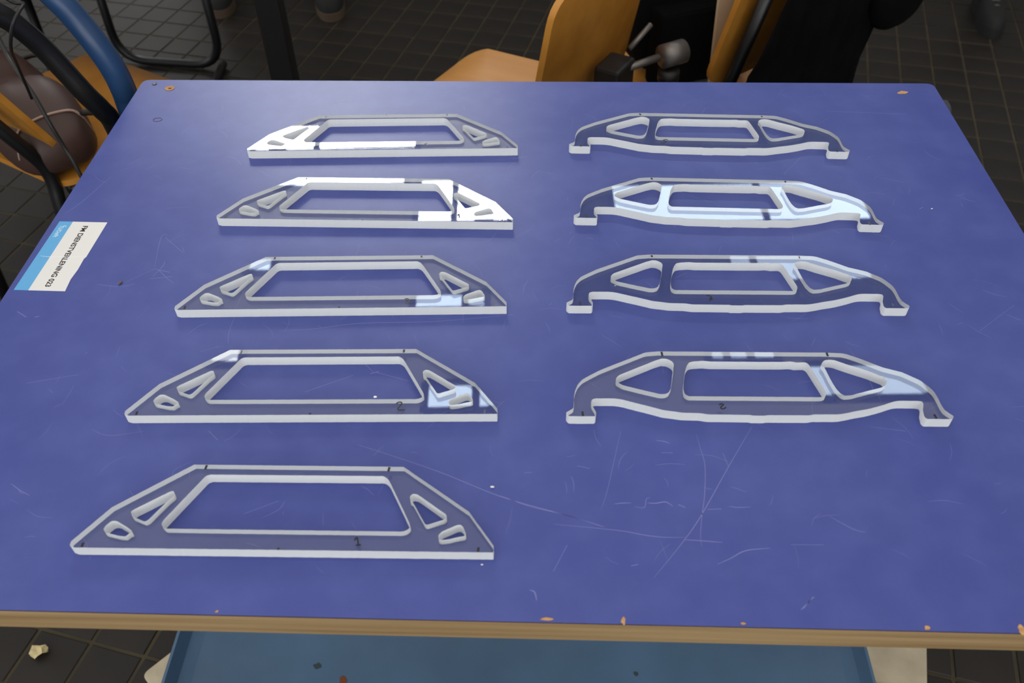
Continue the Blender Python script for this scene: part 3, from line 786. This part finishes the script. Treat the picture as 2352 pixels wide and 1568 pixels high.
# ------------------------------------------------------------------ crumbs on the table
def lump(name, loc, rad, m, parent=None, squash=(1, 1, 1), seed=0, amp=0.3, sub=2, rz=0):
    bm_ = bmesh.new()
    bmesh.ops.create_icosphere(bm_, subdivisions=sub, radius=rad)
    rn = random.Random(seed)
    for v in bm_.verts:
        k = 1 + rn.uniform(-amp, amp)
        v.co = Vector((v.co.x * squash[0] * k, v.co.y * squash[1] * k, v.co.z * squash[2] * k))
    zmin = min(v.co.z for v in bm_.verts)
    for v in bm_.verts: v.co.z -= zmin
    o = new_obj(name, bm_, m, parent)
    o.location = loc
    o.rotation_euler = (0, 0, rz)
    return o
clab = ['white crumb on the blue table right of the glass beam marked 1', 'white crumb on the straight-based glass beam marked 2',
        'tiny white crumb below the right end of the glass beam marked 1', 'white crumb on blue table beside the middle arched beam', 'white crumb near the right edge of the blue table']
for k, p in enumerate(D['specks']):
    wv = Mt @ Vector((p[0], p[1], ZT))
    zz = ZT + (T + GAP if k == 1 else 0)
    o = lump('crumb', (wv.x, wv.y, zz), (0.0011, 0.0011, 0.0007, 0.0007, 0.0008)[k], M['crumb'], squash=(1.3, .8, .6), seed=k)
    tag(o, clab[k], 'crumb', 'white crumbs on the table')
wv = Mt @ Vector((D['seed'][0][0], D['seed'][0][1], ZT))
tag(lump('wood_chip', wv, 0.0019, M['seed'], squash=(.6, 1.5, .6), seed=9, rz=-.5), 'small brown chip on the blue table right of the sticker', 'chip')

# ------------------------------------------------------------------ things on the floor near the front
tag(lump('paper_scrap', (-0.785, 0.657, 0), 0.011, M['scrap'], squash=(1.1, 1.0, .7), seed=4, amp=.45), 'crumpled yellowish scrap on the floor tiles by the blue tray', 'scrap')
def board(name, loc, rz, w_, d_, rad, label):
    bm_ = bmesh.new()
    extrude_poly(bm_, rrect(w_, d_, rad), 0, 0.010)
    bmesh.ops.bevel(bm_, geom=[e for e in bm_.edges if len(e.link_faces) == 2 and e.calc_face_angle(0) > 1.0 and abs(e.verts[0].co.z - e.verts[1].co.z) < 1e-5], offset=0.0015, segments=2, affect='EDGES')
    o = new_obj(name, bm_, M['cream'])
    o.location = loc; o.rotation_euler = (0, 0, rz)
    tag(o, label, 'board', 'cream boards on the floor')
    return o
board('cream_board', (-0.468, 0.613, 0.0), math.radians(45), 0.19, 0.19, 0.012, 'cream board with rounded corner under the left side of the blue tray')
board('cream_board', (0.585, 0.715, 0.0), math.radians(-18.4), 0.20, 0.26, 0.006, 'stained cream board under the right side of the blue tray')

# ------------------------------------------------------------------ chairs
def slab(name, pts, th, m, parent, Mx, bend=None, smooth=False):
    bm_ = bmesh.new()
    extrude_poly(bm_, pts, -th / 2, th / 2)
    bmesh.ops.triangulate(bm_, faces=bm_.faces[:])
    for v in bm_.verts:
        p = v.co.copy()
        if bend: p.z += bend(p.x, p.y)
        v.co = Mx @ p
    return new_obj(name, bm_, m, parent, smooth)
def grid_slab(name, w_, d_, rad, th, m, parent, Mx, bend, n=14):
    """plywood shell: superellipse-cornered grid with thickness and a curve"""
    bm_ = bmesh.new()
    outline = rrect(w_, d_, rad, 6)
    layers = []
    for zz in (-th / 2, th / 2):
        rings = []
        for s in [1.0, 0.93, 0.8, 0.6, 0.4, 0.2]:
            rings.append([bm_.verts.new(Mx @ Vector((x * s, y * s, zz + bend(x * s, y * s)))) for x, y in outline])
        c_ = bm_.verts.new(Mx @ Vector((0, 0, zz + bend(0, 0))))
        k_ = len(outline)
        for a, b in zip(rings, rings[1:]):
            for i in range(k_):
                bm_.faces.new((a[i], a[(i + 1) % k_], b[(i + 1) % k_], b[i]))
        for i in range(k_):
            bm_.faces.new((rings[-1][i], rings[-1][(i + 1) % k_], c_))
        layers.append(rings[0])
    k_ = len(outline)
    for i in range(k_):
        bm_.faces.new((layers[0][i], layers[0][(i + 1) % k_], layers[1][(i + 1) % k_], layers[1][i]))
    bmesh.ops.recalc_face_normals(bm_, faces=bm_.faces[:])
    o = new_obj(name, bm_, m, parent, True)
    for p in o.data.polygons:
        p.use_smooth = True
    es = o.modifiers.new('edge_split', 'EDGE_SPLIT'); es.split_angle = math.radians(50)
    return o
def wooden_chair(loc, facing, label, tilt=0.42, back_h=0.30, back_z=0.50, bw=0.38, bracket=False, sw_=0.40, sd_=0.40, brad=0.05):
    rz = math.atan2(facing[1], facing[0]) - math.pi / 2
    c = empty('wooden_chair', (loc[0], loc[1], 0), rz)
    tag(c, label, 'chair', 'plywood chairs with black frames')
    grid_slab('seat', sw_, sd_, 0.055, 0.012, M['chair_wood'], c, Matrix.Translation((0, 0, 0.445)), lambda x, y: -0.035 * max(0, (y - 0.08) / 0.12) ** 2 + 0.03 * (x / 0.2) ** 2 * 0.3)
    Mb = Matrix.Translation((0, -0.19, back_z)) @ Matrix.Rotation(math.pi / 2 + tilt, 4, 'X') @ Matrix.Translation((0, back_h / 2, 0))
    grid_slab('backrest', bw, back_h, brad, 0.011, M['chair_wood'], c, Mb, lambda x, y: -0.10 * x * x * 3)
    st, ct = math.sin(tilt), math.cos(tilt)
    for s in (-1, 1):
        y_at = lambda z: -0.205 - (z - back_z) * st / ct - 0.012
        if bracket:
            tube('leg', round_path([(s * 0.165, -0.10, 0.425), (s * 0.17, -0.19, 0.41), (s * 0.19, -0.255, 0.006)], 0.05), 0.0125, M['black_steel'], c)
        else:
          tube('leg', round_path([(s * 0.165, y_at(back_z + back_h * ct * .85), back_z + back_h * ct * .85), (s * 0.165, y_at(back_z - .02), back_z - .02), (s * 0.175, -0.228, 0.40), (s * 0.19, -0.255, 0.006)], 0.05), 0.0125, M['black_steel'], c)
        tube('leg', round_path([(s * 0.165, -0.19, 0.425), (s * 0.165, 0.15, 0.41), (s * 0.185, 0.20, 0.006)], 0.05), 0.0125, M['black_steel'], c)
    tube('cross_tube', [(-0.165, -0.12, 0.42), (0.165, -0.12, 0.42)], 0.010, M['black_steel'], c)
    tube('cross_tube', [(-0.165, 0.12, 0.405), (0.165, 0.12, 0.405)], 0.010, M['black_steel'], c)
    if bracket:
        bk = box('bracket', (0.0, -0.255, 0.585), (0.07, 0.05, 0.06), M['black_plastic'], c, bevel=0.006)
        tube('bracket_stem', [(0.0, -0.262, 0.58), (0.0, -0.262, 0.30)], 0.012, M['black_steel'], bk)
        tube('adjusting_rod', [(0.01, -0.27, 0.60), (0.08, -0.305, 0.60)], 0.007, M['grey_metal'], bk)
        tube('knob', [(0.085, -0.31, 0.60), (0.125, -0.333, 0.60)], 0.022, M['grey_metal'], bk, 16)
        tube('knob_collar', [(0.10, -0.32, 0.572), (0.10, -0.32, 0.55)], 0.020, M['black_plastic'], bk, 16)
        tube('lever', [(0.03, -0.268, 0.63), (0.075, -0.285, 0.66)], 0.005, M['grey_metal'], bk)
    return c
wooden_chair((-0.855, 1.60), (0.53, 0.85), 'wooden chair carrying the mauve handbag at the left edge of the table', sd_=0.42)
wooden_chair((-0.025, 1.58), (-0.85, 0.53), 'wooden chair with black bracket and grey knob behind its back', tilt=0.18, bracket=True)
wooden_chair((0.425, 1.81), (-0.60, 0.80), 'wooden chair with dark coat over its back and black backpack on it', tilt=0.25, sw_=0.43)

# sled-base chair with a navy seat, far left
c = empty('sled_chair', (-1.08, 2.42, 0), 0.0)
tag(c, 'sled-base chair with black tube runners and navy seat behind the left chair', 'chair')
bm = bmesh.new()
extrude_poly(bm, rrect(0.44, 0.50, 0.07), 0.43, 0.49)
new_obj('seat', bm, M['navy'], c)
tube('runner', round_path([(-0.155, 0.22, 0.43), (-0.17, 0.23, 0.016), (0.175, 0.175, 0.016), (0.175, 0.18, 0.43)], 0.10, 7), 0.0135, M['black_steel'], c, 14)
tube('runner', round_path([(-0.155, -0.20, 0.43), (-0.17, -0.19, 0.016), (0.175, -0.245, 0.016)], 0.06, 7), 0.0135, M['black_steel'], c, 14)
tube('cross_tube', [(0.172, 0.19, 0.016), (0.176, -0.24, 0.016)], 0.0125, M['black_steel'], c)
grid_slab('backrest', 0.42, 0.32, 0.06, 0.03, M['navy'], c, Matrix.Translation((0, 0.25, 0.80)) @ Matrix.Rotation(math.pi / 2 - 0.12, 4, 'X'), lambda x, y: 0.3 * x * x)
for s in (-1, 1):
    tube('upright', [(s * 0.16, 0.20, 0.44), (s * 0.16, 0.26, 0.78)], 0.012, M['black_steel'], c)

# mauve handbag on the left chair
hb = empty('handbag', (-0.905, 1.475, 0.452), math.atan2(0.75, -0.66))
tag(hb, 'mauve leather handbag with cream piping slumped on the left wooden chair', 'bag')
def bag_body(L_, W_, H_, e=3.2, nu=28, nv=14, sag=0.25):
    bm_ = bmesh.new()
    rows = []
    sp = lambda v, p: math.copysign(abs(v) ** p, v)
    for j in range(nv + 1):
        ph = -math.pi / 2 + math.pi * j / nv
        row = []
        for i in range(nu):
            th = 2 * math.pi * i / nu
            x_ = L_ / 2 * sp(math.cos(ph), 2 / e) * sp(math.cos(th), 2 / e)
            y_ = W_ / 2 * sp(math.cos(ph), 2 / e) * sp(math.sin(th), 2 / e)
            z_ = H_ / 2 * sp(math.sin(ph), 2 / e) + H_ / 2
            kk = z_ / H_
            y_ *= 1 - sag * kk * kk
            z_ -= 0.02 * math.sin(x_ * 26) * kk
            row.append(bm_.verts.new((x_, y_, z_)))
        rows.append(row)
    for a, b in zip(rows, rows[1:]):
        for i in range(nu):
            face(bm_, (a[i], a[(i + 1) % nu], b[(i + 1) % nu], b[i]))
    bmesh.ops.remove_doubles(bm_, verts=bm_.verts[:], dist=1e-5)
    bmesh.ops.recalc_face_normals(bm_, faces=bm_.faces[:])
    return bm_
bbody = new_obj('bag_body', bag_body(0.36, 0.17, 0.13), M['mauve'], hb, True)
tube('piping', smooth_path([(-0.135, 0.0675, 0.055), (-0.135, 0.053, 0.102), (-0.135, 0.022, 0.1145), (-0.135, -0.022, 0.1145), (-0.135, -0.053, 0.102), (-0.135, -0.0675, 0.055)], 5), 0.0022, M['piping'], bbody, 8)
tube('strap', smooth_path([(-0.14, -0.06, 0.10), (-0.18, -0.085, 0.105), (-0.215, -0.085, 0.085), (-0.225, -0.08, 0.04), (-0.23, -0.075, 0.012)], 5), 0.006, M['black_plastic'], hb, 8)
tube('handle', smooth_path([(-0.06, -0.075, 0.10), (0.0, -0.085, 0.11), (0.10, -0.085, 0.11), (0.16, -0.06, 0.09)], 5), 0.004, M['black_plastic'], hb, 8)

# black pole beside the blue tube, and the thin cable
pole = empty('black_pole', (-0.565, 1.105, 0))
tag(pole, 'thick black tube standing beside the blue push handle', 'pole')
P0 = Vector((-0.565, 1.105, 0))
tube('shaft', [p - P0 for p in smooth_path([(-0.575, 1.105, 0.0), (-0.562, 1.103, 0.60), (-0.556, 1.091, 0.715), (-0.554, 1.070, 0.755), (-0.560, 1.057, 0.785), (-0.573, 1.053, 0.82), (-0.586, 1.048, 0.855), (-0.597, 1.038, 0.885), (-0.611, 1.027, 0.91), (-0.66, 0.99, 0.97)], 5)], 0.0135, M['black_steel'], pole, 16)
tag(tube('cable', smooth_path([(-0.83, 1.36, 0.86), (-0.78, 1.285, 0.75), (-0.757, 1.252, 0.727), (-0.727, 1.22, 0.697), (-0.708, 1.198, 0.657), (-0.698, 1.192, 0.617), (-0.685, 1.18, 0.577), (-0.66, 1.15, 0.40), (-0.64, 1.12, 0.10), (-0.62, 1.05, 0.006), (-0.5, 0.95, 0.006)], 6), 0.0032, M['black_plastic'], None, 8),
    'thin black cable hanging in front of the mauve handbag', 'cable')
tag(tube('cord', smooth_path([(-0.62, 1.05, 0.93), (-0.600, 1.050, 0.914), (-0.583, 1.040, 0.917), (-0.580, 1.017, 0.917), (-0.586, 1.003, 0.907), (-0.610, 1.02, 0.870), (-0.68, 1.135, 0.788), (-0.72, 1.20, 0.70)], 6), 0.0022, M['black_plastic'], None, 8),
    'thin dark cord looping beside the top of the black pole', 'cord')

# ------------------------------------------------------------------ desk with a thick black leg, beyond the table
dk = empty('desk', (-1.15, 2.0, 0))
tag(dk, 'desk on thick square black legs beyond the far table edge', 'desk')
box('desk_top', (0, 0, 0.735), (1.42, 0.58, 0.03), M['desk'], dk, bevel=0.003)
for sx, sy in ((0.667, -0.25), (-0.667, -0.25), (0.53, 0.25), (-0.53, 0.25)):
    box('leg', (sx, sy, 0.36), (0.050, 0.050, 0.72), M['black_steel'], dk, bevel=0.004)

# ------------------------------------------------------------------ shoes
def shoe(loc, rz, label, sole='sole', L_=0.28, W_=0.098):
    s = empty('shoe', loc, rz)
    tag(s, label, 'shoe', 'dark shoes on the floor')
    out_ = []
    for k in range(32):
        a = 2 * math.pi * k / 32
        x_ = math.cos(a) * L_ / 2
        wd = W_ / 2 * (1.0 if x_ > 0 else 0.82) * (1 - 0.18 * math.exp(-((x_ + 0.02) / 0.05) ** 2))
        out_.append((x_, math.copysign(abs(math.sin(a)) ** 0.75, math.sin(a)) * wd))
    bm_ = bmesh.new(); extrude_poly(bm_, out_, 0.0, 0.028)
    new_obj('sole', bm_, M[sole], s)
    bm_ = bmesh.new()
    rings = []
    for zz, sc, xs in ((0.028, 0.96, 0), (0.05, 0.93, 0), (0.068, 0.78, -0.012), (0.085, 0.56, -0.045), (0.10, 0.46, -0.065), (0.115, 0.43, -0.07)):
        rings.append([bm_.verts.new((x_ * sc + xs, y_ * (sc + (1 - sc) * .45), zz)) for x_, y_ in out_])
    for a, b in zip(rings, rings[1:]):
        for i in range(32):
            bm_.faces.new((a[i], a[(i + 1) % 32], b[(i + 1) % 32], b[i]))
    bm_.faces.new(rings[-1])
    up = new_obj('upper', bm_, M['shoe'], s, True)
    for k in range(4):
        xx = 0.055 - k * 0.022
        tube('lace', smooth_path([(xx, -0.022, 0.068 + k * .008), (xx + .004, 0, 0.078 + k * .008), (xx, 0.022, 0.068 + k * .008)], 4), 0.0022, M['lace'], up, 6)
    bm_ = bmesh.new()
    add_tube(bm_, [(-0.075, 0, 0.10), (-0.08, 0, 0.20), (-0.085, 0, 0.40), (-0.08, 0, 0.48)], [0.042, 0.052, 0.062, 0.055], 14)
    new_obj('trouser_leg', bm_, M['denim'], s, True)
    return s
shoe((-1.02, 3.10, 0), math.radians(-80), 'black sneaker with tan sole seen behind the sled-base chair', )
shoe((-0.63, 3.06, 0), math.radians(-78), 'black laced shoe with tan sole right of the thick desk leg', W_=0.11)
shoe((1.63, 2.86, 0), math.radians(-100), 'dark shoe on the tiles in the top right corner', W_=0.09, sole='shoe')

# ------------------------------------------------------------------ bag, papers on the right-hand chair
bp_ = empty('backpack', (0.362, 1.738, 0.456), 0.35)
tag(bp_, 'black backpack standing on the seat of the right wooden chair', 'bag')
new_obj('pack_body', bag_body(0.27, 0.15, 0.36, 3.6), M['black_cloth'], bp_, True)
box('front_pocket', (0, -0.082, 0.09), (0.22, 0.05, 0.16), M['black_cloth'], bp_, bevel=0.01)
tube('carry_loop', smooth_path([(-0.03, 0.0, 0.355), (-0.02, 0.0, 0.385), (0.02, 0.0, 0.385), (0.03, 0.0, 0.355)], 4), 0.005, M['black_plastic'], bp_, 8)
def sheet(name, pts3, th, m, label):
    bm_ = bmesh.new()
    P = [Vector(p) for p in pts3]
    nn = (P[1] - P[0]).cross(P[2] - P[0]).normalized() * th
    a = [bm_.verts.new(p) for p in P]; b = [bm_.verts.new(p + nn) for p in P]
    bm_.faces.new(a[::-1]); bm_.faces.new(b)
    for i in range(len(P)):
        bm_.faces.new((a[i], a[(i + 1) % len(P)], b[(i + 1) % len(P)], b[i]))
    bmesh.ops.recalc_face_normals(bm_, faces=bm_.faces[:])
    return tag(new_obj(name, bm_, m), label, 'paper')
sheet('paper_sheet', [(0.37, 1.605, 0.457), (0.47, 1.665, 0.457), (0.49, 1.80, 0.457), (0.40, 1.785, 0.457)], 0.001, M['paper'], 'white paper lying on the seat of the right wooden chair')
sheet('folded_paper', [(0.405, 1.612, 0.46), (0.43, 1.620, 0.60), (0.452, 1.60, 0.74), (0.385, 1.575, 0.74)], 0.004, M['cream_paper'], 'cream folded paper standing between black backpack and chair back')

# ------------------------------------------------------------------ dark coat and bag on the right-hand chair
rzc = math.atan2((-0.60, 0.80)[1], (-0.60, 0.80)[0]) - math.pi / 2
coat = empty('coat', ((0.425, 1.81)[0], (0.425, 1.81)[1], 0.30), rzc)
tag(coat, 'dark coat draped over the back of the right wooden chair', 'coat')
prof = smooth_path([(0, -0.205, 0.64), (0, -0.225, 0.74), (0, -0.248, 0.805), (0, -0.285, 0.818), (0, -0.312, 0.775), (0, -0.308, 0.68), (0, -0.290, 0.55), (0, -0.285, 0.42), (0, -0.295, 0.31)], 5)
bm = bmesh.new()
NX = 28
grid = []
for i, p in enumerate(prof):
    row = []
    for k in range(NX + 1):
        t = k / NX
        hang = max(0.0, 0.80 - p.z) if p.y < -0.28 else 0.0
        wl = 0.10 * min(1.0, hang / 0.35)
        x_ = -0.135 - wl + t * (0.285 + wl) + 0.03 * hang * math.sin(3 + p.z * 9) * (t - .5) * 2
        fold = (0.010 * math.sin(x_ * 62 + p.z * 5) + 0.006 * math.sin(x_ * 130 - p.z * 11)) * min(1, hang * 5)
        row.append(bm.verts.new((x_, p.y - abs(fold) - 0.3 * fold, p.z - 0.30 + 0.01 * math.sin(x_ * 25) * (1 if i in (0, len(prof) - 1) else 0))))
    grid.append(row)
for a, b in zip(grid, grid[1:]):
    for k in range(NX):
        bm.faces.new((a[k], a[k + 1], b[k + 1], b[k]))
co = new_obj('cloth', bm, M['denim'], coat, True)
so = co.modifiers.new('thickness', 'SOLIDIFY'); so.thickness = 0.005; so.offset = 0
bm = bmesh.new()
fp = [(0.005, 0.470), (0.02, 0.425), (0.045, 0.392), (0.07, 0.432), (0.085, 0.475)]
lo = [bm.verts.new((x_, -0.336, z_)) for x_, z_ in fp]
hi = [bm.verts.new((x_, -0.342, z_)) for x_, z_ in fp]
bm.faces.new(lo[::-1]); bm.faces.new(hi)
for k in range(5):
    bm.faces.new((lo[k], lo[(k + 1) % 5], hi[(k + 1) % 5], hi[k]))
new_obj('floral_lining', bm, M['floral'], coat)
bm = bmesh.new()
add_tube(bm, [(0.135, -0.318, 0.335), (0.135, -0.328, 0.335)], 0.006, 12)
new_obj('button', bm, M['grey_metal'], coat)
sb = empty('shoulder_bag', (0.765, 1.675, 0.56), 0.64)
tag(sb, 'black shoulder bag hanging beside the dark coat on the chair', 'bag')
new_obj('bag_body', bag_body(0.17, 0.07, 0.22, 2.6), M['black_cloth'], sb, True)
tube('shoulder_strap', smooth_path([(-0.06, 0, 0.20), (-0.07, 0.01, 0.24), (-0.05, 0.035, 0.262), (-0.0, 0.04, 0.262), (0.03, 0.01, 0.24), (0.05, 0, 0.20)], 6), 0.005, M['black_plastic'], sb, 8)

try:
    scene.cycles.max_bounces = 12
    scene.cycles.transmission_bounces = 10
    scene.cycles.diffuse_bounces = 3
    scene.cycles.glossy_bounces = 4
    scene.cycles.sample_clamp_indirect = 0.0
    scene.cycles.blur_glossy = 0.3
    scene.cycles.use_guiding = False
    scene.cycles.use_volume_guiding = False
    scene.cycles.guiding_training_samples = 64
except Exception:
    pass
